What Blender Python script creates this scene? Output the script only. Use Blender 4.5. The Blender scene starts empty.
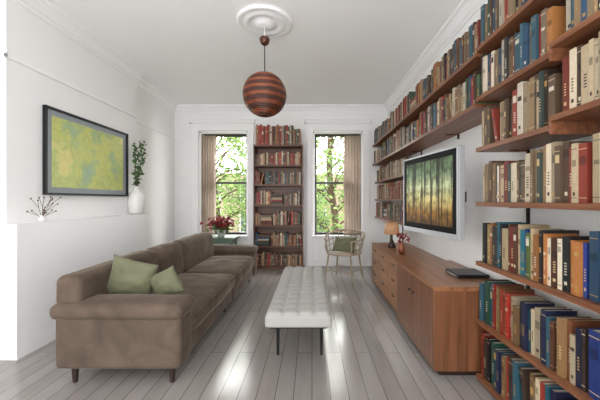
import bpy, bmesh, math, random
from mathutils import Vector, Matrix, noise
random.seed(7)
S = bpy.context.scene
COL = S.collection
def lin(c):
    return tuple(((v/255)/12.92 if v/255<=0.04045 else ((v/255+0.055)/1.055)**2.4) for v in c[:3])
# ---------------------------------------------------------------- materials
def new_mat(name):
    m = bpy.data.materials.new(name); m.use_nodes = True
    nt = m.node_tree; b = nt.nodes['Principled BSDF']
    return m, nt, b
def mat(name, rgb, rough=0.6, metal=0.0, spec=None, sheen=0, var=0.0, scale=20, bump=0.0, emis=None, estr=0):
    m, nt, b = new_mat(name)
    c = lin(rgb)
    b.inputs['Base Color'].default_value = (*c,1)
    b.inputs['Roughness'].default_value = rough
    b.inputs['Metallic'].default_value = metal
    if spec is not None: b.inputs['Specular IOR Level'].default_value = spec
    if sheen:
        b.inputs['Sheen Weight'].default_value = sheen
        b.inputs['Sheen Roughness'].default_value = 0.4
    if emis:
        b.inputs['Emission Color'].default_value = (*lin(emis),1)
        b.inputs['Emission Strength'].default_value = estr
    if var or bump:
        tc = nt.nodes.new('ShaderNodeTexCoord')
        n = nt.nodes.new('ShaderNodeTexNoise'); n.inputs['Scale'].default_value = scale
        n.inputs['Detail'].default_value = 5
        nt.links.new(tc.outputs['Object'], n.inputs['Vector'])
        if var:
            r = nt.nodes.new('ShaderNodeValToRGB')
            r.color_ramp.elements[0].position=.3; r.color_ramp.elements[1].position=.7
            r.color_ramp.elements[0].color = (*[v*(1-var) for v in c],1)
            r.color_ramp.elements[1].color = (*[min(1,v*(1+var)) for v in c],1)
            nt.links.new(n.outputs['Fac'], r.inputs['Fac'])
            nt.links.new(r.outputs['Color'], b.inputs['Base Color'])
        if bump:
            bp = nt.nodes.new('ShaderNodeBump'); bp.inputs['Strength'].default_value=bump
            bp.inputs['Distance'].default_value=0.01
            nt.links.new(n.outputs['Fac'], bp.inputs['Height'])
            nt.links.new(bp.outputs['Normal'], b.inputs['Normal'])
    return m
def wood(name, c1, c2, axis='Y', rough=0.35, scale=3.0):
    m, nt, b = new_mat(name)
    tc = nt.nodes.new('ShaderNodeTexCoord'); mp = nt.nodes.new('ShaderNodeMapping')
    sc = [scale*7]*3; sc['XYZ'.index(axis)] = scale*0.3
    mp.inputs['Scale'].default_value = sc
    n = nt.nodes.new('ShaderNodeTexNoise'); n.inputs['Scale'].default_value=1.5
    n.inputs['Detail'].default_value=8; n.inputs['Roughness'].default_value=.6; n.inputs['Distortion'].default_value=.3
    r = nt.nodes.new('ShaderNodeValToRGB')
    r.color_ramp.elements[0].position=.32; r.color_ramp.elements[1].position=.68
    r.color_ramp.elements[0].color=(*lin(c1),1); r.color_ramp.elements[1].color=(*lin(c2),1)
    nt.links.new(tc.outputs['Object'], mp.inputs['Vector']); nt.links.new(mp.outputs[0], n.inputs['Vector'])
    nt.links.new(n.outputs['Fac'], r.inputs['Fac']); nt.links.new(r.outputs['Color'], b.inputs['Base Color'])
    b.inputs['Roughness'].default_value = rough
    return m
M_wall = mat('wall_paint',(243,243,242),.7,var=.01,scale=3,bump=.03)
M_trim = mat('trim_paint',(246,246,246),.4,var=.005,scale=4)
M_ceil = mat('ceiling_paint',(249,249,249),.8,var=.01,scale=3)
M_walnut = wood('walnut_shelf',(98,58,38),(138,90,60),'Y',.4)
M_walnutX = wood('walnut_shelf_x',(78,48,34),(116,76,54),'X',.4)
M_cons = wood('walnut_console',(112,70,44),(156,106,70),'Y',.28,2.2)
M_consZ = wood('walnut_console_doors',(88,54,34),(128,84,56),'Z',.3,2.2)
M_drawer = wood('oak_drawers',(132,88,56),(170,122,82),'Y',.3,2.2)
M_black = mat('black_metal',(24,24,26),.4,metal=.3,var=.1)
M_dark = mat('dark_wood',(46,32,26),.35,var=.2)
M_silver = mat('silver_plastic',(172,174,177),.35,metal=.2,var=.02)
M_ceramic = mat('white_ceramic',(236,236,234),.18,var=.01)
M_sash = mat('window_sash',(52,48,46),.4,var=.05)
def velvet():
    m, nt, b = new_mat('brown_velvet')
    tc = nt.nodes.new('ShaderNodeTexCoord')
    n = nt.nodes.new('ShaderNodeTexNoise'); n.inputs['Scale'].default_value=5; n.inputs['Detail'].default_value=4; n.inputs['Distortion'].default_value=.8
    r = nt.nodes.new('ShaderNodeValToRGB')
    r.color_ramp.elements[0].position=.3; r.color_ramp.elements[1].position=.75
    r.color_ramp.elements[0].color=(*lin((82,71,62)),1); r.color_ramp.elements[1].color=(*lin((106,92,81)),1)
    nt.links.new(tc.outputs['Object'], n.inputs['Vector'])
    nt.links.new(n.outputs['Fac'], r.inputs['Fac']); nt.links.new(r.outputs['Color'], b.inputs['Base Color'])
    n2 = nt.nodes.new('ShaderNodeTexNoise'); n2.inputs['Scale'].default_value=260; n2.inputs['Detail'].default_value=2
    nt.links.new(tc.outputs['Object'], n2.inputs['Vector'])
    bp = nt.nodes.new('ShaderNodeBump'); bp.inputs['Strength'].default_value=.15; bp.inputs['Distance'].default_value=.003
    nt.links.new(n2.outputs['Fac'], bp.inputs['Height']); nt.links.new(bp.outputs['Normal'], b.inputs['Normal'])
    b.inputs['Roughness'].default_value=.9; b.inputs['Specular IOR Level'].default_value=.1
    b.inputs['Sheen Weight'].default_value=.65; b.inputs['Sheen Roughness'].default_value=.25
    b.inputs['Sheen Tint'].default_value=(*lin((218,206,194)),1)
    return m
M_velvet = velvet()
M_bench = mat('bench_linen',(162,160,156),.8,sheen=.1,var=.04,scale=150,bump=.1)
M_sage = mat('sage_velvet',(100,102,76),.7,sheen=.25,var=.16,scale=8,bump=.15)
M_cane = mat('cane',(166,150,128),.5,var=.12,scale=30)
M_stem = mat('stem_green',(74,88,48),.6,var=.1)
M_leaf = mat('leaf_green',(70,104,52),.5,var=.35,scale=14)
M_twig = mat('twig_brown',(80,62,44),.7,var=.1)
M_red = mat('red_petals',(140,36,44),.5,var=.3,scale=20)
M_table = mat('sage_table_paint',(110,130,112),.4,var=.05)
def leafmat(name,c1,c2,tfac=.45,sc=1.6):
    m, nt, b = new_mat(name)
    tc = nt.nodes.new('ShaderNodeTexCoord')
    n = nt.nodes.new('ShaderNodeTexNoise'); n.inputs['Scale'].default_value=sc; n.inputs['Detail'].default_value=6
    r = nt.nodes.new('ShaderNodeValToRGB')
    r.color_ramp.elements[0].position=.35; r.color_ramp.elements[1].position=.65
    r.color_ramp.elements[0].color=(*lin(c1),1); r.color_ramp.elements[1].color=(*lin(c2),1)
    nt.links.new(tc.outputs['Object'], n.inputs['Vector'])
    nt.links.new(n.outputs['Fac'], r.inputs['Fac']); nt.links.new(r.outputs['Color'], b.inputs['Base Color'])
    tr = nt.nodes.new('ShaderNodeBsdfTranslucent'); mx = nt.nodes.new('ShaderNodeMixShader'); mx.inputs[0].default_value=tfac
    nt.links.new(r.outputs['Color'], tr.inputs['Color'])
    nt.links.new(b.outputs[0], mx.inputs[1]); nt.links.new(tr.outputs[0], mx.inputs[2])
    nt.links.new(mx.outputs[0], nt.nodes['Material Output'].inputs['Surface'])
    return m
M_tree = leafmat('tree_foliage',(74,104,50),(150,174,104),.4,2.5)
M_curt = leafmat('curtain_linen',(146,130,118),(168,152,140),.28)
# ---------------------------------------------------------------- helpers
def link(o, parent=None):
    COL.objects.link(o)
    if parent: o.parent = parent
    return o
def empty(name, loc=(0,0,0), rotz=0, scale=1):
    e = bpy.data.objects.new(name, None); e.empty_display_size=.1
    e.location = loc; e.rotation_euler=(0,0,rotz); e.scale=(scale,)*3
    COL.objects.link(e); return e
def mesh_obj(name, bm, m, parent=None, smooth=False):
    me = bpy.data.meshes.new(name); bmesh.ops.recalc_face_normals(bm, faces=bm.faces)
    bm.to_mesh(me); bm.free()
    ms = m if isinstance(m,(list,tuple)) else [m]
    for x in ms: me.materials.append(x)
    if smooth:
        for p in me.polygons: p.use_smooth=True
    return link(bpy.data.objects.new(name, me), parent)
def add_box(bm, x0,x1,y0,y1,z0,z1):
    vs=[bm.verts.new(p) for p in ((x0,y0,z0),(x1,y0,z0),(x1,y1,z0),(x0,y1,z0),(x0,y0,z1),(x1,y0,z1),(x1,y1,z1),(x0,y1,z1))]
    fs=[]
    for f in ((0,3,2,1),(4,5,6,7),(0,1,5,4),(1,2,6,5),(2,3,7,6),(3,0,4,7)):
        fs.append(bm.faces.new([vs[i] for i in f]))
    return fs
def box(name, b, m, parent=None, bevel=0.0):
    bm=bmesh.new(); add_box(bm,*b)
    if bevel: bmesh.ops.bevel(bm, geom=bm.edges[:], offset=bevel, segments=2, affect='EDGES', profile=.5)
    return mesh_obj(name,bm,m,parent)
def boxes(name, bl, m, parent=None, bevel=0.0):
    bm=bmesh.new()
    for b in bl:
        add_box(bm,*b)
    if bevel: bmesh.ops.bevel(bm, geom=bm.edges[:], offset=bevel, segments=2, affect='EDGES', profile=.5)
    return mesh_obj(name,bm,m,parent)
def rbox(name, b, r, m, parent=None, puff=(0,0,0), wr=0.0, shear=None, n=14):
    x0,x1,y0,y1,z0,z1=b
    c=Vector(((x0+x1)/2,(y0+y1)/2,(z0+z1)/2)); h=Vector(((x1-x0)/2,(y1-y0)/2,(z1-z0)/2))
    r=min(r,h.x*.98,h.y*.98,h.z*.98)
    def ax(H):
        a=[-H+r*(i/4) for i in range(4)]
        inner=[-(H-r)+2*(H-r)*i/n for i in range(n+1)]
        return a+inner+[-v for v in reversed(a)]
    A=[ax(h.x),ax(h.y),ax(h.z)]
    bm=bmesh.new()
    for axis in range(3):
        u,v=[(1,2),(0,2),(0,1)][axis]
        for s in (-1,1):
            g=[]
            for a in A[u]:
                row=[]
                for bb in A[v]:
                    p=[0,0,0]; p[axis]=s*h[axis]; p[u]=a; p[v]=bb
                    row.append(bm.verts.new(p))
                g.append(row)
            for i in range(len(g)-1):
                for j in range(len(g[0])-1):
                    bm.faces.new((g[i][j],g[i+1][j],g[i+1][j+1],g[i][j+1]))
    bmesh.ops.remove_doubles(bm, verts=bm.verts, dist=1e-5)
    for vt in bm.verts:
        p=vt.co.copy(); q=Vector([max(-(h[i]-r),min(h[i]-r,p[i])) for i in range(3)])
        d=p-q
        if d.length>1e-7: p=q+d.normalized()*r
        t=[p[i]/h[i] for i in range(3)]
        cs=[max(0,math.cos(max(-1,min(1,k))*math.pi/2)) for k in t]
        p=p+Vector((puff[0]*t[0]*cs[1]**.6*cs[2]**.6, puff[1]*t[1]*cs[0]**.6*cs[2]**.6, puff[2]*t[2]*cs[0]**.6*cs[1]**.6))
        if wr:
            w=p+c; nn=noise.noise_vector(w*5.0)*wr+noise.noise_vector(w*13.0)*wr*.35
            p=p+nn
        if shear: p.x+=shear*(p.z+h.z)
        vt.co=p+c
    return mesh_obj(name,bm,m,parent,True)
def lathe(name, prof, m, loc=(0,0,0), parent=None, seg=32):
    bm=bmesh.new(); rings=[]
    for r,z in prof:
        rings.append([bm.verts.new((loc[0]+max(r,1e-4)*math.cos(2*math.pi*i/seg),loc[1]+max(r,1e-4)*math.sin(2*math.pi*i/seg),loc[2]+z)) for i in range(seg)])
    for a,b in zip(rings,rings[1:]):
        for i in range(seg):
            bm.faces.new((a[i],a[(i+1)%seg],b[(i+1)%seg],b[i]))
    bm.faces.new(rings[0]); bm.faces.new(rings[-1])
    o=mesh_obj(name,bm,m,parent,True)
    return o
def tube(name, splines, r, m, parent=None, cyclic=False, smooth=True):
    cu=bpy.data.curves.new(name,'CURVE'); cu.dimensions='3D'; cu.bevel_depth=r; cu.bevel_resolution=3; cu.resolution_u=8
    for pts in splines:
        if smooth:
            s=cu.splines.new('BEZIER'); s.bezier_points.add(len(pts)-1)
            for bp,p in zip(s.bezier_points,pts):
                bp.co=p; bp.handle_left_type=bp.handle_right_type='AUTO'
        else:
            s=cu.splines.new('POLY'); s.points.add(len(pts)-1)
            for bp,p in zip(s.points,pts): bp.co=(*p,1)
        s.use_cyclic_u=cyclic
    cu.use_fill_caps=True
    cu.materials.append(m)
    o=bpy.data.objects.new('tmp_'+name,cu); COL.objects.link(o)
    dg=bpy.context.evaluated_depsgraph_get()
    me=bpy.data.meshes.new_from_object(o.evaluated_get(dg))
    bpy.data.objects.remove(o)
    for p in me.polygons: p.use_smooth=True
    return link(bpy.data.objects.new(name,me),parent)
def taper_leg(name, top, bot, r1, r2, m, parent):
    bm=bmesh.new(); t=Vector(top); b=Vector(bot)
    A=[];B=[]
    for i in range(12):
        a=2*math.pi*i/12; d=Vector((math.cos(a),math.sin(a),0))
        A.append(bm.verts.new(t+d*r1)); B.append(bm.verts.new(b+d*r2))
    for i in range(12): bm.faces.new((A[i],A[(i+1)%12],B[(i+1)%12],B[i]))
    bm.faces.new(A); bm.faces.new(B)
    return mesh_obj(name,bm,m,parent)
def leaves(name, centers, size, m, parent=None, aspect=.5, seed=1):
    rd=random.Random(seed); bm=bmesh.new()
    for c in centers:
        s=size*rd.uniform(.6,1.3)
        rot=Matrix.Rotation(rd.uniform(0,6.28),3,'Z')@Matrix.Rotation(rd.uniform(-1.2,1.2),3,'X')@Matrix.Rotation(rd.uniform(-1,1),3,'Y')
        pts=[(-1,0,0),(-.35,aspect,.12),(.45,aspect*.8,.1),(1,0,-.1),(.45,-aspect*.8,.1),(-.35,-aspect,.12)]
        vs=[bm.verts.new(Vector(c)+rot@(Vector(p)*s*.5)) for p in pts]
        bm.faces.new((vs[0],vs[1],vs[2],vs[3])); bm.faces.new((vs[0],vs[3],vs[4],vs[5]))
    me=bpy.data.meshes.new(name); bm.to_mesh(me); bm.free(); me.materials.append(m)
    return link(bpy.data.objects.new(name,me),parent)
def pillow(name, w, h, t, m, loc, rot, parent=None):
    bm=bmesh.new(); N=22
    for s in (-1,1):
        g=[]
        for i in range(N+1):
            row=[]
            for j in range(N+1):
                u=-1+2*i/N; v=-1+2*j/N
                f=max(0,(1-u**2))**.45*max(0,(1-v**2))**.45
                x=u*w/2*(1-.07*(1-v*v)); z=v*h/2*(1-.07*(1-u*u))
                y=s*t/2*f + .01*noise.noise(Vector((u*2.5,v*2.5,s+loc[0])))
                row.append(bm.verts.new((x,y if f>0.001 else 0,z)))
            g.append(row)
        for i in range(N):
            for j in range(N): bm.faces.new((g[i][j],g[i+1][j],g[i+1][j+1],g[i][j+1]))
    bmesh.ops.remove_doubles(bm,verts=bm.verts,dist=1e-4)
    o=mesh_obj(name,bm,m,parent,True); o.location=loc; o.rotation_euler=rot
    return o
# ---------------------------------------------------------------- room
YB=6.0; ZC=3.2; XL=-2.75; XR=1.52; Y0=-.7; XBR=-2.6
def floor_mat():
    m, nt, b = new_mat('painted_floorboards')
    tc=nt.nodes.new('ShaderNodeTexCoord'); mp=nt.nodes.new('ShaderNodeMapping')
    mp.inputs['Rotation'].default_value=(0,0,math.pi/2)
    br=nt.nodes.new('ShaderNodeTexBrick'); br.inputs['Scale'].default_value=1
    br.inputs['Brick Width'].default_value=2.6; br.inputs['Row Height'].default_value=.125
    br.inputs['Mortar Size'].default_value=.0026; br.inputs['Mortar Smooth'].default_value=.2
    br.offset=.37
    br.inputs['Color1'].default_value=(*lin((156,151,147)),1)
    br.inputs['Color2'].default_value=(*lin((143,138,134)),1)
    br.inputs['Mortar'].default_value=(*lin((88,80,74)),1)
    nt.links.new(tc.outputs['Object'],mp.inputs['Vector']); nt.links.new(mp.outputs[0],br.inputs['Vector'])
    nz=nt.nodes.new('ShaderNodeTexNoise'); nz.inputs['Scale'].default_value=2.5; nz.inputs['Detail'].default_value=6
    mp2=nt.nodes.new('ShaderNodeMapping'); mp2.inputs['Scale'].default_value=(5,.8,1)
    nt.links.new(tc.outputs['Object'],mp2.inputs['Vector']); nt.links.new(mp2.outputs[0],nz.inputs['Vector'])
    mx=nt.nodes.new('ShaderNodeMix'); mx.data_type='RGBA'; mx.blend_type='MULTIPLY'; mx.inputs[0].default_value=.4
    rr=nt.nodes.new('ShaderNodeValToRGB'); rr.color_ramp.elements[0].position=.3; rr.color_ramp.elements[0].color=(.78,.76,.74,1); rr.color_ramp.elements[1].position=.6
    nt.links.new(nz.outputs['Fac'],rr.inputs['Fac'])
    nt.links.new(br.outputs['Color'],mx.inputs[6]); nt.links.new(rr.outputs['Color'],mx.inputs[7])
    nt.links.new(mx.outputs[2],b.inputs['Base Color'])
    mr=nt.nodes.new('ShaderNodeMapRange'); mr.inputs[3].default_value=.08; mr.inputs[4].default_value=.24
    nt.links.new(nz.outputs['Fac'],mr.inputs[0]); nt.links.new(mr.outputs[0],b.inputs['Roughness'])
    b.inputs['Specular IOR Level'].default_value=.9
    bp=nt.nodes.new('ShaderNodeBump'); bp.invert=True; bp.inputs['Strength'].default_value=.5; bp.inputs['Distance'].default_value=.004
    nt.links.new(br.outputs['Fac'],bp.inputs['Height']); nt.links.new(bp.outputs['Normal'],b.inputs['Normal'])
    return m
box('floor',(XL-.2,XR+.2,Y0,YB+.3,-.12,0),floor_mat())
box('ceiling',(XL-.2,XR+.2,Y0,YB+.3,ZC,ZC+.12),M_ceil)
boxes('wall_left',[(XL-.2,XL,Y0,YB+.3,0,ZC)],M_wall)
box('wall_right',(XR,XR+.2,Y0,YB+.3,0,ZC),M_wall)
W=[(-2.26,-1.28),(.02,1.02)]; WZ0,WZ1=.62,2.70
boxes('wall_back',[(XL,W[0][0],YB,YB+.3,0,ZC),(W[0][1],W[1][0],YB,YB+.3,0,ZC),(W[1][1],XR,YB,YB+.3,0,ZC),
  (W[0][0],W[0][1],YB,YB+.3,0,WZ0),(W[0][0],W[0][1],YB,YB+.3,WZ1,ZC),(W[1][0],W[1][1],YB,YB+.3,0,WZ0),(W[1][0],W[1][1],YB,YB+.3,WZ1,ZC)],M_wall)
box('wall_chimney_breast',(XL,XBR,2.55,4.46,0,ZC),M_wall)
boxes('wall_mantel_ledge',[(XBR,-2.43,2.47,4.5,0,1.12),(XL,XBR,2.47,2.55,0,1.12),(XL,XBR,4.46,4.5,0,1.12)],M_trim)
def crown(name, x0,y0,x1,y1, nx,ny):
    prof=[(0,-.14),(.012,-.14),(.016,-.11),(.035,-.10),(.05,-.07),(.08,-.035),(.105,-.025),(.11,0),(0,0)]
    bm=bmesh.new(); A=[];B=[]
    for d,z in prof:
        A.append(bm.verts.new((x0+nx*d,y0+ny*d,ZC+z))); B.append(bm.verts.new((x1+nx*d,y1+ny*d,ZC+z)))
    k=len(prof)
    for i in range(k): bm.faces.new((A[i],A[(i+1)%k],B[(i+1)%k],B[i]))
    bm.faces.new(A); bm.faces.new(B)
    return mesh_obj(name,bm,M_trim)
crown('trim_1',XL,Y0,XL,2.55,1,0); crown('trim_2',XBR,2.55,XBR,4.46,1,0); crown('trim_3',XL,4.46,XL,YB,1,0)
crown('trim_4',XL,YB,XR,YB,0,-1); crown('trim_5',XR,Y0,XR,YB,-1,0); crown('trim_6',XL,2.55,XBR,2.55,0,-1)
crown('trim_9',XL,4.46,XBR,4.46,0,1)
boxes('trim_7',[(XBR,XBR+.02,2.53,4.46,2.53,2.565),(XL,XL+.02,4.46,YB,2.53,2.565),(XL,XL+.02,Y0,2.55,2.53,2.565),(XL,XBR+.02,2.53,2.55,2.53,2.565)],M_trim,bevel=.004)
boxes('trim_8',[(XL,-2.43,YB-.02,YB,2.53,2.565)],M_trim)
boxes('baseboard_left',[(XL,XL+.02,Y0,2.47,0,.2),(XL,XL+.02,4.5,YB,0,.2)],M_trim)
boxes('baseboard_back',[(XL,-2.42,YB-.02,YB,0,.2)],M_trim)
box('baseboard_right',(XR-.02,XR,Y0,YB,0,.12),M_trim)
for i,(a,b) in enumerate(W):
    w=empty('window_%d'%(i+1))
    cs=.12
    boxes('casing',[(a-cs,a,YB-.045,YB,0,WZ1+.02),(b,b+cs,YB-.045,YB,0,WZ1+.02),
       (a-cs-.01,b+cs+.01,YB-.05,YB,WZ1,WZ1+.14),(a-cs-.05,b+cs+.03,YB-.10,YB,WZ1+.14,WZ1+.19),(a-cs-.06,b+cs+.04,YB-.13,YB,WZ1+.19,WZ1+.22)],M_trim,w,.004)
    boxes('casing_bead',[(a-.03,a,YB-.06,YB-.04,0,WZ1),(b,b+.03,YB-.06,YB-.04,0,WZ1)],M_trim,w,.003)
    boxes('sill_and_apron',[(a-.02,b+.02,YB-.09,YB+.16,WZ0-.035,WZ0),
        (a,b,YB-.02,YB,0,.14),(a,b,YB-.02,YB,.48,WZ0-.035),(a,a+.1,YB-.02,YB,.14,.48),(b-.1,b,YB-.02,YB,.14,.48),((a+b)/2-.05,(a+b)/2+.05,YB-.02,YB,.14,.48)],M_trim,w,.004)
    boxes('jamb',[(a,a+.035,YB+.02,YB+.28,WZ0,WZ1),(b-.035,b,YB+.02,YB+.28,WZ0,WZ1),(a,b,YB+.02,YB+.28,WZ1-.04,WZ1)],M_trim,w,.003)
    zm=1.66; f=.04
    def sash(n,y,z0,z1):
        boxes(n,[(a+.035,a+.035+f,y,y+.04,z0,z1),(b-.035-f,b-.035,y,y+.04,z0,z1),(a+.035,b-.035,y,y+.04,z0,z0+f),(a+.035,b-.035,y,y+.04,z1-f,z1)],M_sash,w,.004)
    sash('sash_lower',YB+.12,WZ0,zm+.03); sash('sash_upper',YB+.17,zm-.01,WZ1-.04)
def curtain(name,x0,x1,y,z0,z1,seed):
    e=empty(name); bm=bmesh.new(); nx=90; nz=20; g=[]
    rd=random.Random(seed); ph=rd.random()*6
    for i in range(nx+1):
        row=[]; t=i/nx
        for j in range(nz+1):
            s=j/nz; z=z0+(z1-z0)*s
            x=x0+(x1-x0)*t+.012*math.sin(3*s*3+ph+t*4)*(1-s)
            yy=y+.026*math.sin(t*2*math.pi*6+ph+.6*math.sin(s*3))*(.7+.3*(1-s))
            row.append(bm.verts.new((x,yy,z)))
        g.append(row)
    for i in range(nx):
        for j in range(nz): bm.faces.new((g[i][j],g[i+1][j],g[i+1][j+1],g[i][j+1]))
    mesh_obj('fabric',bm,M_curt,e,True)
    return e
c1=curtain('curtain',-2.25,-1.95,YB+.06,.63,2.62,1)
c2=curtain('curtain',.64,1.01,YB+.06,.63,2.62,2)
tube('rod',[[(-2.25,YB+.06,2.64),(-1.29,YB+.06,2.64)]],.012,M_black,c1,smooth=False)
tube('rod',[[(.03,YB+.06,2.64),(1.01,YB+.06,2.64)]],.012,M_black,c2,smooth=False)
# ---------------------------------------------------------------- books
PAL={
 'mix':[(44,40,40),(150,48,40),(166,144,112),(92,64,48),(196,184,160),(44,76,104),(116,74,50),(160,108,60),(62,88,66),(210,198,176),(146,58,48),(48,46,48),(118,102,84),(150,124,92),(36,38,50),(60,96,110),(130,104,76)],
 'beige':[(160,140,112),(186,168,138),(140,118,90),(114,90,68),(204,190,164),(86,66,52),(136,112,84),(172,152,122),(56,44,38),(216,206,188),(132,54,42),(150,128,98),(100,82,64),(70,84,78)],
 'colour':[(34,84,108),(54,104,84),(150,130,88),(36,62,134),(30,32,36),(140,40,38),(180,160,126),(86,54,38),(26,100,116),(210,198,174),(92,110,56),(50,48,48),(160,104,56)],
 'dark':[(26,26,30),(28,76,90),(110,66,42),(30,36,66),(160,48,38),(66,50,42),(190,174,144),(34,76,58),(24,24,28),(130,100,66),(50,90,104)],
 'blue':[(28,60,140),(40,86,172),(28,32,50),(190,180,158),(28,50,112),(156,44,38),(56,114,162),(180,158,124)],
 'warm':[(150,54,42),(112,58,42),(174,128,86),(192,168,134),(70,48,38),(158,84,52),(120,102,82),(56,50,46),(206,190,166),(170,64,48),(88,92,72)],
}
class Books:
    def __init__(s): s.v=[]; s.f=[]; s.c=[]
    def hexa(s,u0,u1,d0,d1,z0,z1,col,mp,lean,zb):
        k=len(s.v)
        for u,d,z in ((u0,d0,z0),(u1,d0,z0),(u1,d1,z0),(u0,d1,z0),(u0,d0,z1),(u1,d0,z1),(u1,d1,z1),(u0,d1,z1)):
            s.v.append(mp(u+lean*(z-zb),d,z))
        for f in ((0,3,2,1),(4,5,6,7),(0,1,5,4),(1,2,6,5),(2,3,7,6),(3,0,4,7)):
            s.f.append([k+i for i in f]); s.c.append(col)
    def book(s,u0,u1,z,h,D,col,mp,lean,rd,d0=0):
        c=.0025; lc=lin(col)
        s.hexa(u0,u1,d0,d0+c,z,z+h,lc,mp,lean,z)
        s.hexa(u0,u0+c,d0+c,d0+D,z,z+h,lc,mp,lean,z)
        s.hexa(u1-c,u1,d0+c,d0+D,z,z+h,lc,mp,lean,z)
        pg=lin(rd.choice([(206,194,172),(192,178,152),(212,206,190)]))
        s.hexa(u0+c,u1-c,d0+c,d0+D-.005,z+.004,z+h-.005,pg,mp,lean,z)
        m=(u1-u0)*.14; r=rd.random()
        lum=sum(col)/3
        alt=lin((60,48,42)) if lum>140 else lin(rd.choice([(204,180,132),(214,204,184),(180,144,84)]))
        if r<.6:
            a=rd.uniform(.55,.75); w=rd.uniform(.05,.16)
            s.hexa(u0+m,u1-m,d0-.0012,d0,z+h*a,z+h*(a+w),alt if rd.random()<.35 else lin([min(255,x*.72) for x in col]),mp,lean,z)
        if r<.4:
            for q in (.08,.9): s.hexa(u0+.001,u1-.001,d0-.001,d0,z+h*q,z+h*q+.003,alt,mp,lean,z)
        if .3<r<.7: s.hexa(u0+m*2.2,u1-m*2.2,d0-.0011,d0,z+h*.12,z+h*.18,alt,mp,lean,z)
        if r>.55:
            q=.3
            while q<.52:
                s.hexa(u0+m*2.4,u1-m*2.4,d0-.0011,d0,z+h*q,z+h*q+.006,alt,mp,lean,z); q+=.05
    def row(s,u0,u1,z,hmin,hmax,pal,mp,seed,tk=(.016,.044),D=.19,gap=.012):
        rd=random.Random(seed); u=u0+.004; base=rd.uniform(hmin,hmax)
        while u<u1-.03:
            if rd.random()<.16: base=rd.uniform(hmin,hmax)
            if rd.random()<gap:
                w=rd.uniform(.2,.26)
                if u+w<u1:
                    zz=z
                    for k in range(rd.randint(4,6)):
                        t=rd.uniform(.022,.045)
                        if zz+t>z+hmax: break
                        ww=w-rd.uniform(0,.04); col=lin(rd.choice(PAL[pal]))
                        s.hexa(u,u+ww,.01,.012,zz,zz+t,col,mp,0,z)
                        s.hexa(u,u+ww,.01,.18,zz,zz+.003,col,mp,0,z); s.hexa(u,u+ww,.01,.18,zz+t-.003,zz+t,col,mp,0,z)
                        s.hexa(u+.003,u+ww-.004,.012,.176,zz+.003,zz+t-.003,lin((212,202,182)),mp,0,z)
                        zz+=t+.0005
                    u+=w+.004; continue
            t=rd.uniform(*tk); h=min(hmax,max(hmin,base+rd.uniform(-.025,.025)))
            if u+t>u1: break
            col=rd.choice(PAL[pal]); j=rd.uniform(.8,1.12); col=[min(255,x*j) for x in col]
            s.book(u,u+t,z,h,min(D,D*rd.uniform(.86,1)),col,mp,0,rd,rd.uniform(0,.022))
            u+=t+rd.uniform(.0003,.0012)
            if rd.random()<.02 and u+.13<u1:
                L=.22; hh=h*.92
                s.book(u+.004,u+.034,z+.001,hh,D*.9,rd.choice(PAL[pal]),mp,L,rd,.01)
                u+=.034+L*hh+.006
    def make(s,name,m,parent=None):
        me=bpy.data.meshes.new(name); me.from_pydata(s.v,[],s.f)
        at=me.color_attributes.new('Col','FLOAT_COLOR','CORNER')
        dat=[]
        for c in s.c: dat.extend([c[0],c[1],c[2],1.0]*4)
        at.data.foreach_set('color',dat); me.materials.append(m); me.update()
        bm=bmesh.new(); bm.from_mesh(me); bmesh.ops.recalc_face_normals(bm,faces=bm.faces); bm.to_mesh(me); bm.free()
        return link(bpy.data.objects.new(name,me),parent)
mb,nt,b=new_mat('book_cloth')
a=nt.nodes.new('ShaderNodeAttribute'); a.attribute_name='Col'
nz=nt.nodes.new('ShaderNodeTexNoise'); nz.inputs['Scale'].default_value=60
tc=nt.nodes.new('ShaderNodeTexCoord'); nt.links.new(tc.outputs['Object'],nz.inputs['Vector'])
mx=nt.nodes.new('ShaderNodeMix'); mx.data_type='RGBA'; mx.blend_type='MULTIPLY'; mx.inputs[0].default_value=.3
nt.links.new(a.outputs['Color'],mx.inputs[6]); nt.links.new(nz.outputs['Fac'],mx.inputs[7])
nt.links.new(mx.outputs[2],b.inputs['Base Color']); b.inputs['Roughness'].default_value=.5
XF=1.2; TH=.03
wmap=lambda u,d,z:(XF+.02+d,u,z)
sh=empty('wall_bookshelf'); B=Books()
planks=[]; YN=1.52; YE=.35
rows=[('mix',2.43),('mix',2.07),('beige',1.70),('beige',1.305),('colour',.875),('dark',.45),('dark',.05)]
for k,(pal,z) in enumerate(rows):
    up=.045 if k<3 else 0
    hmin,hmax=(.24,.31) if z>.5 else (.23,.30)
    if k<3:
        planks.append((XF,XR,YN+.001,2.20,z-TH,z)); planks.append((XF,XR,YE,YN-.012,z+up-TH,z+up))
        planks.append((XF,XR,YN-.012,YN+.001,z-TH-.02,z+up+.0))
        B.row(YN+.01,2.19,z+.001,hmin,hmax,pal,wmap,k*7+1,gap=0)
        B.row(YE,YN-.03,z+up+.001,hmin,hmax-.02,'mix' if k!=2 else 'beige',wmap,k*7+2,gap=0)
    else:
        planks.append((XF,XR,YE,2.20,z-TH,z))
        B.row(1.35,2.19,z+.001,hmin,hmax,pal,wmap,k*7+3,gap=0)
        B.row(YE,1.34,z+.001,hmin,hmax,'blue' if k>=5 else ('mix' if k==4 else 'beige'),wmap,k*7+4,gap=0,tk=(.025,.055))
for k,(pal,z) in enumerate([('mix',2.40),('mix',2.03)]):
    planks.append((XF,XR,2.205,YB-.02,z-TH,z))
    B.row(2.22,YB-.04,z+.001,.22,.30 if k==0 else .29,pal,wmap,50+k)
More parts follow.
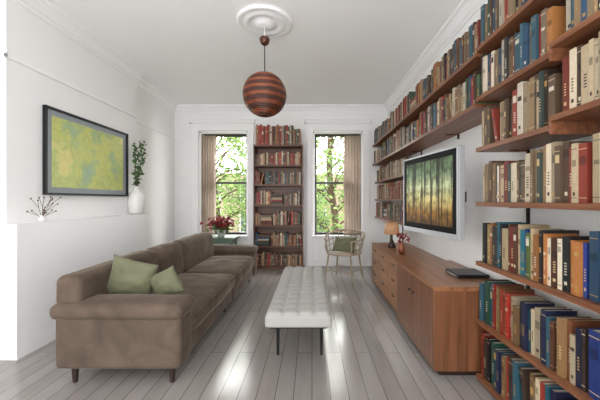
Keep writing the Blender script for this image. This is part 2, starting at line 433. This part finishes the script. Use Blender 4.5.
for k,(pal,z) in enumerate([('beige',1.68),('warm',1.34),('mix',1.0)]):
    planks.append((XF+.05,XR,4.1,YB-.02,z-TH,z))
    B.row(4.12,YB-.04,z+.001,.2,.27,pal,lambda u,d,z:(XF+.07+d,u,z),60+k)
boxes('planks',planks,M_walnut,sh,.002)
rails=[]; br=[]
for y in (.6,1.35,2.1,3.1,4.15,5.0,5.8):
    rails.append((XR-.015,XR-.001,y-.01,y+.01,.02 if (y<2.2 or y>4.8) else (.9 if y>4 else 1.95),2.75))
    for z in ([r[1] for r in rows] if y<2.2 else [2.40,2.03]):
        br.append((XR-.14,XR-.01,y-.003,y+.003,z-TH-.012,z-TH))
boxes('rails',rails,M_black,sh); boxes('brackets',br,M_walnut,sh)
B.make('books',mb,sh)
bc=empty('bookcase'); bx0,bx1,by0,by1=-1.115,-.17,5.70,YB-.01
zs=[.06,.44,.84,1.23,1.62,1.99,2.37]
boxes('frame',[(bx0,bx0+.022,by0,by1,0,2.38),(bx1-.022,bx1,by0,by1,0,2.38),(bx0,bx1,by1-.012,by1,.0,2.38)]+[(bx0+.022,bx1-.022,by0,by1-.012,z-.03,z) for z in zs]+[(bx0,bx1,by0+.01,by0+.03,0,.04)],M_walnutX,bc,.002)
C=Books(); cmap=lambda u,d,z:(u,by0+.03+d,z)
for k,z in enumerate(zs):
    pal='warm' if k not in(1,4) else 'mix'
    C.row(bx0+.025,bx1-.03,z+.001,.2 if k<6 else .28,.27 if k<6 else .40,pal,cmap,80+k,tk=(.016,.04),gap=.03)
C.make('books',mb,bc)
# ---------------------------------------------------------------- console
def sideboard(y0,y1,kind,mt,mf,XC=.92,zt=.66):
    e=empty('sideboard')
    box('top',(XC,1.49,y0,y1,zt-.03,zt),mt,e,.002)
    boxes('carcass',[(XC+.006,1.49,y0,y0+.025,.05,zt-.03),(XC+.006,1.49,y1-.025,y1,.05,zt-.03),(XC+.006,1.49,y0+.025,y1-.025,.05,.08),(1.47,1.49,y0+.025,y1-.025,.08,zt-.03),
       (XC+.025,1.47,y0+.025,y1-.025,.08,zt-.032)],M_consZ,e,.002)
    box('plinth',(XC+.06,1.45,y0+.04,y1-.04,0,.05),M_dark,e)
    if kind=='doors':
        n=2; w=(y1-y0-.05)/n
        for i in range(n):
            a=y0+.025+i*w
            box('door_panel_%d'%(i+1),(XC+.004,XC+.024,a+.004,a+w-.004,.085,zt-.038),mf,e,.002)
            ky=a+w-.05 if i==0 else a+.05
            lathe('knob_%d'%(i+1),[(.004,0),(.012,.004),(.012,.02),(.004,.024)],M_dark,(0,0,0),e,12).matrix_local=Matrix.Translation((XC+.006,ky,.5))@Matrix.Rotation(-math.pi/2,4,'Y')
    else:
        n=3; w=(y1-y0-.05)/n
        k=0
        for i in range(n):
            for j in range(3):
                k+=1; a=y0+.025+i*w; h=(zt-.036-.085)/3; z=.085+j*h
                box('drawer_%d'%k,(XC+.004,XC+.024,a+.004,a+w-.004,z+.004,z+h-.004),mf,e,.002)
                box('pull_%d'%k,(XC-.010,XC+.006,a+w/2-.05,a+w/2+.05,z+h-.05,z+h-.035),M_dark,e,.003)
    return e
sideboard(2.22,3.2,'doors',M_cons,M_consZ,.90,.675)
sideboard(3.205,4.72,'drawers',M_cons,M_drawer,.935,.65)
# ---------------------------------------------------------------- TV
def screen_mat():
    m,nt,b=new_mat('forest_screen')
    tc=nt.nodes.new('ShaderNodeTexCoord')
    sp=nt.nodes.new('ShaderNodeSeparateXYZ'); nt.links.new(tc.outputs['Generated'],sp.inputs[0])
    def noise_(sc,scale,det,dist=0):
        mp=nt.nodes.new('ShaderNodeMapping'); mp.inputs['Scale'].default_value=sc
        n=nt.nodes.new('ShaderNodeTexNoise'); n.inputs['Scale'].default_value=scale; n.inputs['Detail'].default_value=det; n.inputs['Distortion'].default_value=dist
        nt.links.new(tc.outputs['Generated'],mp.inputs[0]); nt.links.new(mp.outputs[0],n.inputs[0]); return n
    fol=noise_((1.4,0,1),9,8); trk=noise_((1,0,.02),26,2)
    r=nt.nodes.new('ShaderNodeValToRGB'); el=r.color_ramp.elements
    el[0].position=0; el[0].color=(*lin((92,62,28)),1); el[1].position=1; el[1].color=(*lin((84,104,70)),1)
    for p,c in ((.2,(156,112,46)),(.38,(214,196,130)),(.58,(200,206,164)),(.8,(120,144,110))):
        e=el.new(p); e.color=(*lin(c),1)
    nt.links.new(sp.outputs['Z'],r.inputs[0])
    fr=nt.nodes.new('ShaderNodeValToRGB'); fr.color_ramp.elements[0].position=.38; fr.color_ramp.elements[0].color=(.3,.33,.28,1); fr.color_ramp.elements[1].position=.6; fr.color_ramp.elements[1].color=(1.2,1.2,1.1,1)
    nt.links.new(fol.outputs['Fac'],fr.inputs[0])
    tr=nt.nodes.new('ShaderNodeValToRGB'); tr.color_ramp.elements[0].position=.42; tr.color_ramp.elements[0].color=(.10,.08,.06,1); tr.color_ramp.elements[1].position=.46
    nt.links.new(trk.outputs['Fac'],tr.inputs[0])
    m1=nt.nodes.new('ShaderNodeMix'); m1.data_type='RGBA'; m1.blend_type='MULTIPLY'; m1.inputs[0].default_value=.85
    m2=nt.nodes.new('ShaderNodeMix'); m2.data_type='RGBA'; m2.blend_type='MULTIPLY'; m2.inputs[0].default_value=.9
    nt.links.new(r.outputs[0],m1.inputs[6]); nt.links.new(fr.outputs[0],m1.inputs[7])
    nt.links.new(m1.outputs[2],m2.inputs[6]); nt.links.new(tr.outputs[0],m2.inputs[7])
    b.inputs['Base Color'].default_value=(.01,.01,.01,1); b.inputs['Roughness'].default_value=.5; b.inputs['Specular IOR Level'].default_value=.2
    nt.links.new(m2.outputs[2],b.inputs['Emission Color']); b.inputs['Emission Strength'].default_value=.7
    return m
M_bez = mat('tv_bezel',(16,16,18),.6,spec=.15,var=.05)
pn=Vector((1.14,2.35,0)); pf=Vector((.985,3.24,0)); L=(pf-pn).length; ang=math.atan2(pf.y-pn.y,pf.x-pn.x)
tv=empty('television',(pn.x,pn.y,1.0),ang)
H=.75
box('housing',(0,L,-.07,-.012,0,H),M_silver,tv,.008)
boxes('frame',[(0,L,-.012,0,0,.045),(0,L,-.012,0,H-.016,H),(0,.016,-.012,0,.045,H-.016),(L-.016,L,-.012,0,.045,H-.016)],M_silver,tv,.003)
boxes('bezel',[(.016,L-.016,-.012,-.003,.045,.095),(.016,L-.016,-.012,-.003,H-.066,H-.016),(.016,.066,-.012,-.003,.095,H-.066),(L-.066,L-.016,-.012,-.003,.095,H-.066)],M_bez,tv,.001)
box('screen',(.066,L-.066,-.012,-.006,.095,H-.066),screen_mat(),tv)
box('back_bulge',(.12,L-.12,-.13,-.069,.1,H-.1),M_black,tv,.02)
box('mount_arm',(L/2-.03,L/2+.03,-.40,-.12,.3,.4),M_black,tv,.006)
md_=empty('media_player')
box('case',(1.20,1.46,2.46,2.70,.676,.705),M_black,md_,.006)
box('front_slot',(1.195,1.201,2.50,2.66,.684,.692),M_silver,md_,.001)
lp=empty('table_lamp',(1.13,4.25,.65))
lathe('base',[(.0,0.001),(.055,.002),(.06,.02),(.035,.07),(.012,.12),(.012,.2),(0,.2)],M_dark,(0,0,0),lp)
M_shade=mat('lamp_shade',(186,146,112),.8,var=.02,emis=(255,180,120),estr=.06)
bm=bmesh.new()
n=32; ra=[(.11,.19),(.085,.35),(.081,.35),(.106,.19)]
R=[[bm.verts.new((r*math.cos(2*math.pi*i/n),r*math.sin(2*math.pi*i/n),z)) for i in range(n)] for r,z in ra]
for k in range(4):
    for i in range(n): bm.faces.new((R[k][i],R[k][(i+1)%n],R[(k+1)%4][(i+1)%n],R[(k+1)%4][i]))
mesh_obj('shade',bm,M_shade,lp,True)
fb=empty('copper_vase',(1.12,3.75,.65))
lathe('body',[(0,.001),(.035,.002),(.055,.04),(.05,.09),(.022,.13),(.026,.15),(.02,.15),(0,.10)],mat('copper_glaze',(130,76,50),.3,metal=.3,var=.15),(0,0,0),fb)
rd=random.Random(3)
leaves('foliage',[(rd.gauss(0,.035),rd.gauss(0,.035),.17+rd.uniform(-.02,.08)) for _ in range(70)],.045,M_red,fb,seed=4)
# ---------------------------------------------------------------- sofa
so=empty('sofa')
x0,x1=-1.84,-.935; ya,yb=2.1,4.95
box('base_near',(x0+.04,x1-.02,ya+.04,3.6,.12,.28),M_velvet,so,.02)
box('base_far',(x0+.04,x1+.0,3.6,yb-.04,.12,.28),M_velvet,so,.02)
rbox('near_arm',(x0+.02,x1+.005,ya+.01,ya+.23,.12,.50),.035,M_velvet,so,puff=(.006,.008,.0),wr=.003)
rbox('far_arm',(x0+.02,x1+.03,yb-.22,yb-.01,.12,.50),.035,M_velvet,so,puff=(.006,.008,.0),wr=.003)
rbox('near_arm_pad',(x0-.005,x1+.025,ya-.02,ya+.26,.475,.585),.05,M_velvet,so,puff=(.006,.006,.016),wr=.003)
rbox('far_arm_pad',(x0,x1+.05,yb-.24,yb+.015,.47,.575),.05,M_velvet,so,puff=(.006,.006,.016),wr=.003)
rbox('back_frame_near',(x0,x0+.18,ya+.03,3.62,.12,.775),.05,M_velvet,so,puff=(.01,0,.01),wr=.003)
rbox('back_frame_far',(x0,x0+.18,3.63,yb-.02,.12,.765),.05,M_velvet,so,puff=(.01,0,.01),wr=.003)
rbox('seat_cushion_1',(x0+.18,x1+.01,ya+.25,3.60,.27,.44),.05,M_velvet,so,puff=(.014,.004,.035),wr=.009,n=28)
rbox('seat_cushion_2',(x0+.18,x1+.03,3.62,yb-.23,.27,.445),.05,M_velvet,so,puff=(.014,.004,.035),wr=.009,n=28)
bk=[(2.56,3.06),(3.07,3.61),(3.63,yb-.23)]
for i,(a,b_) in enumerate(bk):
    rbox('back_cushion_%d'%(i+1),(x0+.14,x0+.32,a,b_,.44,.815),.06,M_velvet,so,puff=(.02,.004,.014),wr=.008,shear=-.12,n=20)
for i,(x,y) in enumerate(((x0+.12,ya+.08),(x1-.08,ya+.08),(x1-.10,3.55),(x0+.12,3.6),(x1-.08,yb-.1),(x0+.12,yb-.1))):
    taper_leg('leg_%d'%(i+1),(x,y,.14),(x+(.0),y-.0,.0),.026,.016,M_dark,so)
tube('piping',[[(x1+.020,ya+.26,.425),(x1+.026,2.9,.43),(x1+.020,3.59,.425)],[(x1+.040,3.63,.43),(x1+.046,4.2,.435),(x1+.040,yb-.24,.43)]],.006,M_velvet,so)
pillow('throw_pillow',.36,.34,.12,M_sage,(-1.475,2.455,.672),(math.radians(6),math.radians(16),math.radians(8)))
pillow('throw_pillow',.25,.23,.10,M_sage,(-1.195,2.46,.632),(math.radians(4),math.radians(-24),math.radians(-8)))
# ---------------------------------------------------------------- bench
be=empty('tufted_bench'); X0,X1,Y_0,Y_1=-.355,.145,2.28,3.9
bm=bmesh.new(); nx,ny=4,13; cx=(X1-X0)/nx; cy=(Y_1-Y_0)/ny; sub=8; g=[]
for i in range(nx*sub+1):
    row=[]
    for j in range(ny*sub+1):
        u=i/sub; v=j/sub
        q=(abs(math.sin(math.pi*u))*abs(math.sin(math.pi*v)))
        du=abs(u-round(u)); dv=abs(v-round(v))
        btn=math.exp(-(du*du+dv*dv)/.02)
        z=.448+.017*q**.4-.018*btn
        e=min(min(u,nx-u)*cx,min(v,ny-v)*cy); z-=.02*max(0,1-e/.02)**2
        row.append(bm.verts.new((X0+u*cx,Y_0+v*cy,z)))
    g.append(row)
for i in range(nx*sub):
    for j in range(ny*sub): bm.faces.new((g[i][j],g[i+1][j],g[i+1][j+1],g[i][j+1]))
mesh_obj('tufted_top',bm,M_bench,be,True)
rbox('cushion_side',(X0-.006,X1+.006,Y_0-.006,Y_1+.006,.345,.440),.022,M_bench,be)
bm=bmesh.new()
for i in range(1,nx):
    for j in range(1,ny):
        bmesh.ops.create_uvsphere(bm,u_segments=8,v_segments=6,radius=.008,matrix=Matrix.Translation((X0+i*cx,Y_0+j*cy,.436)))
mesh_obj('buttons',bm,M_bench,be,True)
box('frame',(X0+.03,X1-.03,Y_0+.06,Y_1-.06,.315,.348),M_black,be,.003)
for i,(x,y) in enumerate(((X0+.065,Y_0+.28),(X1-.065,Y_0+.28),(X0+.065,Y_1-.28),(X1-.065,Y_1-.28))):
    taper_leg('leg_%d'%(i+1),(x,y,.32),(x,y,0),.017,.011,M_black,be)
# ---------------------------------------------------------------- pendant
PX,PY=-.50,3.17
md=empty('ceiling_medallion')
lathe('plaster',[(.0,0),(.29,0),(.29,-.02),(.27,-.03),(.24,-.022),(.22,-.02),(.2,-.035),(.17,-.035),(.15,-.02),(.11,-.022),(.09,-.045),(.05,-.06),(0,-.06)],M_trim,(PX,PY,ZC),md,64)
pe=empty('pendant_lamp',(PX,PY,0))
lathe('ceiling_rod',[(.006,2.96),(.006,ZC-.05)],M_trim,(0,0,0),pe,12)
M_pend=wood('layered_wood',(44,20,13),(86,40,24),'X',.3,3)
M_pend2=wood('layered_wood_light',(104,50,28),(152,80,44),'X',.3,3)
lathe('canopy',[(.0,3.03),(.05,3.03),(.055,3.01),(.04,2.97),(.012,2.95),(0,2.95)],M_pend,(0,0,0),pe,32)
lathe('cord',[(.005,2.62),(.005,2.96)],M_black,(0,0,0),pe,10)
Rr=.228; cz=2.43; N=30; HH=.218
for mm,par in ((M_pend,0),(M_pend2,1)):
    bm=bmesh.new()
    for k in range(N):
        if (k%5 in (1,2))!=(par==1): continue
        z0_=cz-HH+k*2*HH/N; z1_=z0_+2*HH/N-.0024; zm=(z0_+z1_)/2-cz
        r=Rr*max(.0,1-(abs(zm)/(HH+.006))**2)**.5; ri=max(.02,r-.04); nseg=48
        rg=[[bm.verts.new((rr*math.cos(2*math.pi*i/nseg),rr*math.sin(2*math.pi*i/nseg),z)) for i in range(nseg)] for rr,z in ((r,z0_),(r,z1_),(ri,z1_),(ri,z0_))]
        for q in range(4):
            for i in range(nseg): bm.faces.new((rg[q][i],rg[q][(i+1)%nseg],rg[(q+1)%4][(i+1)%nseg],rg[(q+1)%4][i]))
    mesh_obj('slats_%d'%(par+1),bm,mm,pe)
lathe('socket',[(0,2.5),(.03,2.5),(.03,2.65),(0,2.65)],M_dark,(0,0,0),pe,16)
lathe('bulb_glass',[(0,2.38),(.03,2.39),(.04,2.43),(.03,2.47),(.015,2.5),(0,2.5)],mat('bulb_glow',(255,220,170),.5,emis=(255,190,120),estr=4,var=.01),(0,0,0),pe,20)
# ---------------------------------------------------------------- framed map
fm=empty('framed_map')
y0,y1,z0,z1=2.89,4.19,1.37,2.24; fx=XBR+.002
boxes('frame',[(fx,fx+.035,y0,y0+.022,z0,z1),(fx,fx+.035,y1-.022,y1,z0,z1),(fx,fx+.035,y0+.022,y1-.022,z0,z0+.022),(fx,fx+.035,y0+.022,y1-.022,z1-.022,z1)],M_black,fm,.002)
box('mat_board',(fx,fx+.012,y0+.022,y1-.022,z0+.022,z1-.022),mat('grey_mat',(150,158,162),.6,var=.02),fm)
m,nt,b=new_mat('map_print')
tc=nt.nodes.new('ShaderNodeTexCoord'); n=nt.nodes.new('ShaderNodeTexNoise'); n.inputs['Scale'].default_value=3; n.inputs['Detail'].default_value=10; n.inputs['Roughness'].default_value=.62
nt.links.new(tc.outputs['Object'],n.inputs[0])
r=nt.nodes.new('ShaderNodeValToRGB'); el=r.color_ramp.elements
el[0].position=.3; el[0].color=(*lin((150,176,150)),1); el[1].position=.72; el[1].color=(*lin((216,204,120)),1)
for p,c in ((.42,(170,190,122)),(.49,(202,204,106)),(.55,(180,196,110)),(.62,(216,210,126))): e=el.new(p); e.color=(*lin(c),1)
v=nt.nodes.new('ShaderNodeTexVoronoi'); v.feature='DISTANCE_TO_EDGE'; v.inputs['Scale'].default_value=7
nt.links.new(tc.outputs['Object'],v.inputs[0])
vr=nt.nodes.new('ShaderNodeValToRGB'); vr.color_ramp.elements[0].color=(.7,.66,.55,1); vr.color_ramp.elements[1].position=.03
nt.links.new(v.outputs[0],vr.inputs[0])
mx=nt.nodes.new('ShaderNodeMix'); mx.data_type='RGBA'; mx.blend_type='MULTIPLY'; mx.inputs[0].default_value=.5
nt.links.new(n.outputs[0],r.inputs[0]); nt.links.new(r.outputs[0],mx.inputs[6]); nt.links.new(vr.outputs[0],mx.inputs[7]); nt.links.new(mx.outputs[2],b.inputs['Base Color']); b.inputs['Roughness'].default_value=.4
box('print',(fx+.012,fx+.015,y0+.09,y1-.09,z0+.08,z1-.08),m,fm)
# ---------------------------------------------------------------- vase + branches
va=empty('vase',(-2.52,4.28,1.12))
lathe('body',[(0,.001),(.075,.002),(.1,.03),(.105,.2),(.09,.28),(.045,.33),(.03,.36),(.036,.395),(.028,.395),(.022,.36),(0,.3)],M_ceramic,(.01,0,0),va,40)
stems=[];lc=[]
rd=random.Random(11)
for s in range(5):
    a=rd.uniform(0,6.28); dx=.08*math.cos(a)+.06; dy=.13*math.sin(a); hh=rd.uniform(.42,.72)
    p=[(0,0,.2),(dx*.15,dy*.1,.42),(dx*.6,dy*.6,.38+hh*.6),(dx,dy,.38+hh)]
    p=[(max(-.05,q[0]),q[1],q[2]) for q in p]
    stems.append(p)
    for k in range(26):
        t=k/25; i=1 if t<.5 else 2; tt=(t*2)%1 if t<1 else 1
        q=Vector(p[i]).lerp(Vector(p[i+1]),tt)
        lc.append(q+Vector((rd.uniform(-.015,.035),rd.uniform(-.04,.04),rd.uniform(-.02,.02))))
tube('stems',stems,.003,M_stem,va); leaves('leaves',lc,.065,M_leaf,va,.6,5)
bd=empty('bud_vase',(-2.52,2.80,1.12))
lathe('body',[(0,.001),(.028,.002),(.032,.02),(.02,.045),(.012,.06),(.008,.06),(0,.03)],M_ceramic,(0,0,0),bd,20)
st=[];bl=[]
for s in range(9):
    a=rd.uniform(-1,1); e=(rd.uniform(-.03,.12),a*.2,rd.uniform(.08,.24))
    st.append([(0,0,.03),(e[0]*.3,e[1]*.3,e[2]*.6),e]); bl.append(e)
    f=(e[0]*.6+rd.uniform(-.02,.02),e[1]*.6+rd.uniform(-.05,.05),e[2]*.9+rd.uniform(0,.03)); st.append([(e[0]*.3,e[1]*.3,e[2]*.6),f]); bl.append(f)
tube('twigs',st,.0018,M_twig,bd,smooth=False)
bm=bmesh.new()
for q in bl: bmesh.ops.create_icosphere(bm,subdivisions=1,radius=.008,matrix=Matrix.Translation(q))
mesh_obj('blossoms',bm,M_twig,bd,True)
# ---------------------------------------------------------------- side table with flowers
ta=empty('side_table')
box('top',(-2.0,-1.4,5.42,5.82,.60,.63),M_table,ta,.006)
box('apron',(-1.96,-1.44,5.46,5.78,.52,.60),M_table,ta,.003)
for i,(x,y) in enumerate(((-1.94,5.48),(-1.46,5.48),(-1.94,5.76),(-1.46,5.76))): box('leg_%d'%(i+1),(x-.018,x+.018,y-.018,y+.018,0,.55),M_table,ta,.003)
fl=empty('potted_red_flowers',(-1.70,5.62,.63))
lathe('pot',[(0,.001),(.06,.002),(.085,.12),(.09,.13),(.078,.13),(.07,.1),(0,.1)],M_ceramic,(0,0,0),fl)
rd=random.Random(21)
def blob(n,c,s): return [(c[0]+rd.gauss(0,s[0]),c[1]+rd.gauss(0,s[1]),c[2]+rd.gauss(0,s[2])) for _ in range(n)]
leaves('petals',blob(260,(0,0,.26),(.11,.07,.05)),.07,M_red,fl,.6,2)
leaves('foliage',blob(120,(0,0,.18),(.10,.06,.04)),.08,M_leaf,fl,.5,3)
tube('stems',[[(0,0,.09),(rd.uniform(-.1,.1),rd.uniform(-.06,.06),.25)] for _ in range(14)],.003,M_stem,fl,smooth=False)
# ---------------------------------------------------------------- wicker chair
ch=empty('cane_armchair',(.53,4.98,0),math.radians(-28),1.1)
def ring(r,z,n=20,ry=None): 
    ry=ry or r
    return [(r*math.cos(2*math.pi*i/n),ry*math.sin(2*math.pi*i/n),z) for i in range(n)]
tube('seat_rim',[ring(.25,.41)],.014,M_cane,ch,cyclic=True)
lathe('seat_weave',[(0,.40),(.245,.402),(.245,.412),(0,.405)],M_cane,(0,0,0),ch,40)
hoop=[]
for k in range(15):
    a=math.radians(-50+k*280/14); s=(math.sin(math.radians(k*180/14)))
    hoop.append((.30*math.cos(a),.29*math.sin(a)+.02,.60+.13*max(0,s)**1.5))
tube('back_hoop',[hoop],.015,M_cane,ch)
tube('arm_posts',[[hoop[0],(.20,-.22,.5),(.18,-.17,.41)],[hoop[-1],(-.20,-.22,.5),(-.18,-.17,.41)]],.012,M_cane,ch)
sp=[]
for k in range(1,14):
    h=hoop[k]; a=math.atan2(h[1]-.02,h[0]); sp.append([(.25*math.cos(a),.25*math.sin(a),.41),h])
tube('spindles',sp,.006,M_cane,ch,smooth=False)
for j,q in enumerate((.35,.65)):
    mid=[tuple(Vector(s[0]).lerp(Vector(s[1]),q)) for s in sp]
    tube('weave_band_%d'%(j+1),[mid],.006,M_cane,ch)
tube('legs',[[(.17*sx,.17*sy,.41),(.22*sx,.22*sy,.0)] for sx in(-1,1) for sy in (-1,1)],.013,M_cane,ch,smooth=False)
tube('stretcher',[[(.2,.2,.16),(-.2,.2,.16),(-.2,-.2,.16),(.2,-.2,.16)]],.007,M_cane,ch,cyclic=True,smooth=False)
pillow('pillow',.36,.26,.11,M_sage,(0,.02,.53),(math.radians(-35),0,0),ch)
# ---------------------------------------------------------------- outdoors
box('ground',(-20,20,6.6,40,-1.6,-1.5),mat('garden_ground',(110,120,84),.9,var=.3,scale=1))
rd=random.Random(31)
for ti,(tx,ty,th) in enumerate(((-3.4,10.5,4.2),(.7,10.2,4.4),(3.6,13,5),(-.9,14,5.2))):
    t=empty('tree')
    tube('trunk',[[(tx,ty,-1.55),(tx+.1,ty,.5),(tx-.1,ty+.1,2.2),(tx,ty,th)]],.11,M_twig,t)
    brs=[];cs=[]
    for k in range(20):
        a=rd.uniform(0,6.28); z=rd.uniform(-.2,th-.4); l=rd.uniform(.7,2.0)
        e=(tx+l*math.cos(a),ty+l*math.sin(a)*.8,z+rd.uniform(.2,1.1))
        brs.append([(tx,ty,z),((tx+e[0])/2,(ty+e[1])/2,(z+e[2])/2+.15),e])
        for q in range(260):
            cs.append((e[0]+rd.gauss(0,.48),e[1]+rd.gauss(0,.48),e[2]+rd.gauss(0,.38)))
    tube('branches',brs,.03,M_twig,t); leaves('foliage',cs,.14,M_tree,t,.55,40+ti)
th_=empty('townhouse')
m_brick,nt,b=new_mat('facade_brick')
br_=nt.nodes.new('ShaderNodeTexBrick'); br_.inputs['Scale'].default_value=4
br_.inputs['Color1'].default_value=(*lin((170,140,124)),1); br_.inputs['Color2'].default_value=(*lin((150,122,108)),1); br_.inputs['Mortar'].default_value=(*lin((180,172,164)),1)
tc=nt.nodes.new('ShaderNodeTexCoord'); mp=nt.nodes.new('ShaderNodeMapping'); mp.inputs['Rotation'].default_value=(math.pi/2,0,0)
nt.links.new(tc.outputs['Object'],mp.inputs[0]); nt.links.new(mp.outputs[0],br_.inputs[0]); nt.links.new(br_.outputs[0],b.inputs['Base Color'])
box('facade',(-14,12,22,23,-1.5,3.2),m_brick,th_)
wl=[];gl=[]
for i in range(10):
    for j in range(2):
        x=-13+i*2.6; z=-1.0+j*2.2
        wl.append((x-.1,x+1.1,21.94,22.0,z-.1,z+1.6)); gl.append((x,x+1,21.92,21.95,z,z+1.5))
boxes('window_surrounds',wl,M_trim,th_); boxes('window_glass',gl,mat('dark_glass',(70,80,90),.1,var=.05),th_)
# ---------------------------------------------------------------- light
w=bpy.data.worlds.new('World'); S.world=w; w.use_nodes=True
nt=w.node_tree; bg=nt.nodes['Background']; bg.inputs[0].default_value=(.985,.98,.985,1)
tc=nt.nodes.new('ShaderNodeTexCoord'); sp_=nt.nodes.new('ShaderNodeSeparateXYZ'); mr=nt.nodes.new('ShaderNodeMapRange')
mr.inputs[1].default_value=-.4; mr.inputs[2].default_value=.6; mr.inputs[3].default_value=2.9; mr.inputs[4].default_value=11.0
nt.links.new(tc.outputs['Generated'],sp_.inputs[0]); nt.links.new(sp_.outputs['Y'],mr.inputs[0]); nt.links.new(mr.outputs[0],bg.inputs[1])
sl=bpy.data.lights.new('sun','SUN'); sl.energy=1.5; sl.angle=math.radians(60); sl.color=(1,.98,.95)
so_=bpy.data.objects.new('sun',sl); so_.rotation_euler=Vector((-.15,1,1.0)).to_track_quat('Z','Y').to_euler(); so_.location=(0,20,20); link(so_)
S.view_settings.view_transform='Standard'; S.view_settings.look='None'; S.view_settings.exposure=.5
# ---------------------------------------------------------------- camera
cd=bpy.data.cameras.new('camera'); cd.sensor_width=36; cd.lens=18; cd.shift_x=-.02; cd.clip_start=.05
co=bpy.data.objects.new('camera',cd); co.location=(0,0,1.32); co.rotation_euler=(math.pi/2,0,0); link(co)
S.camera=co
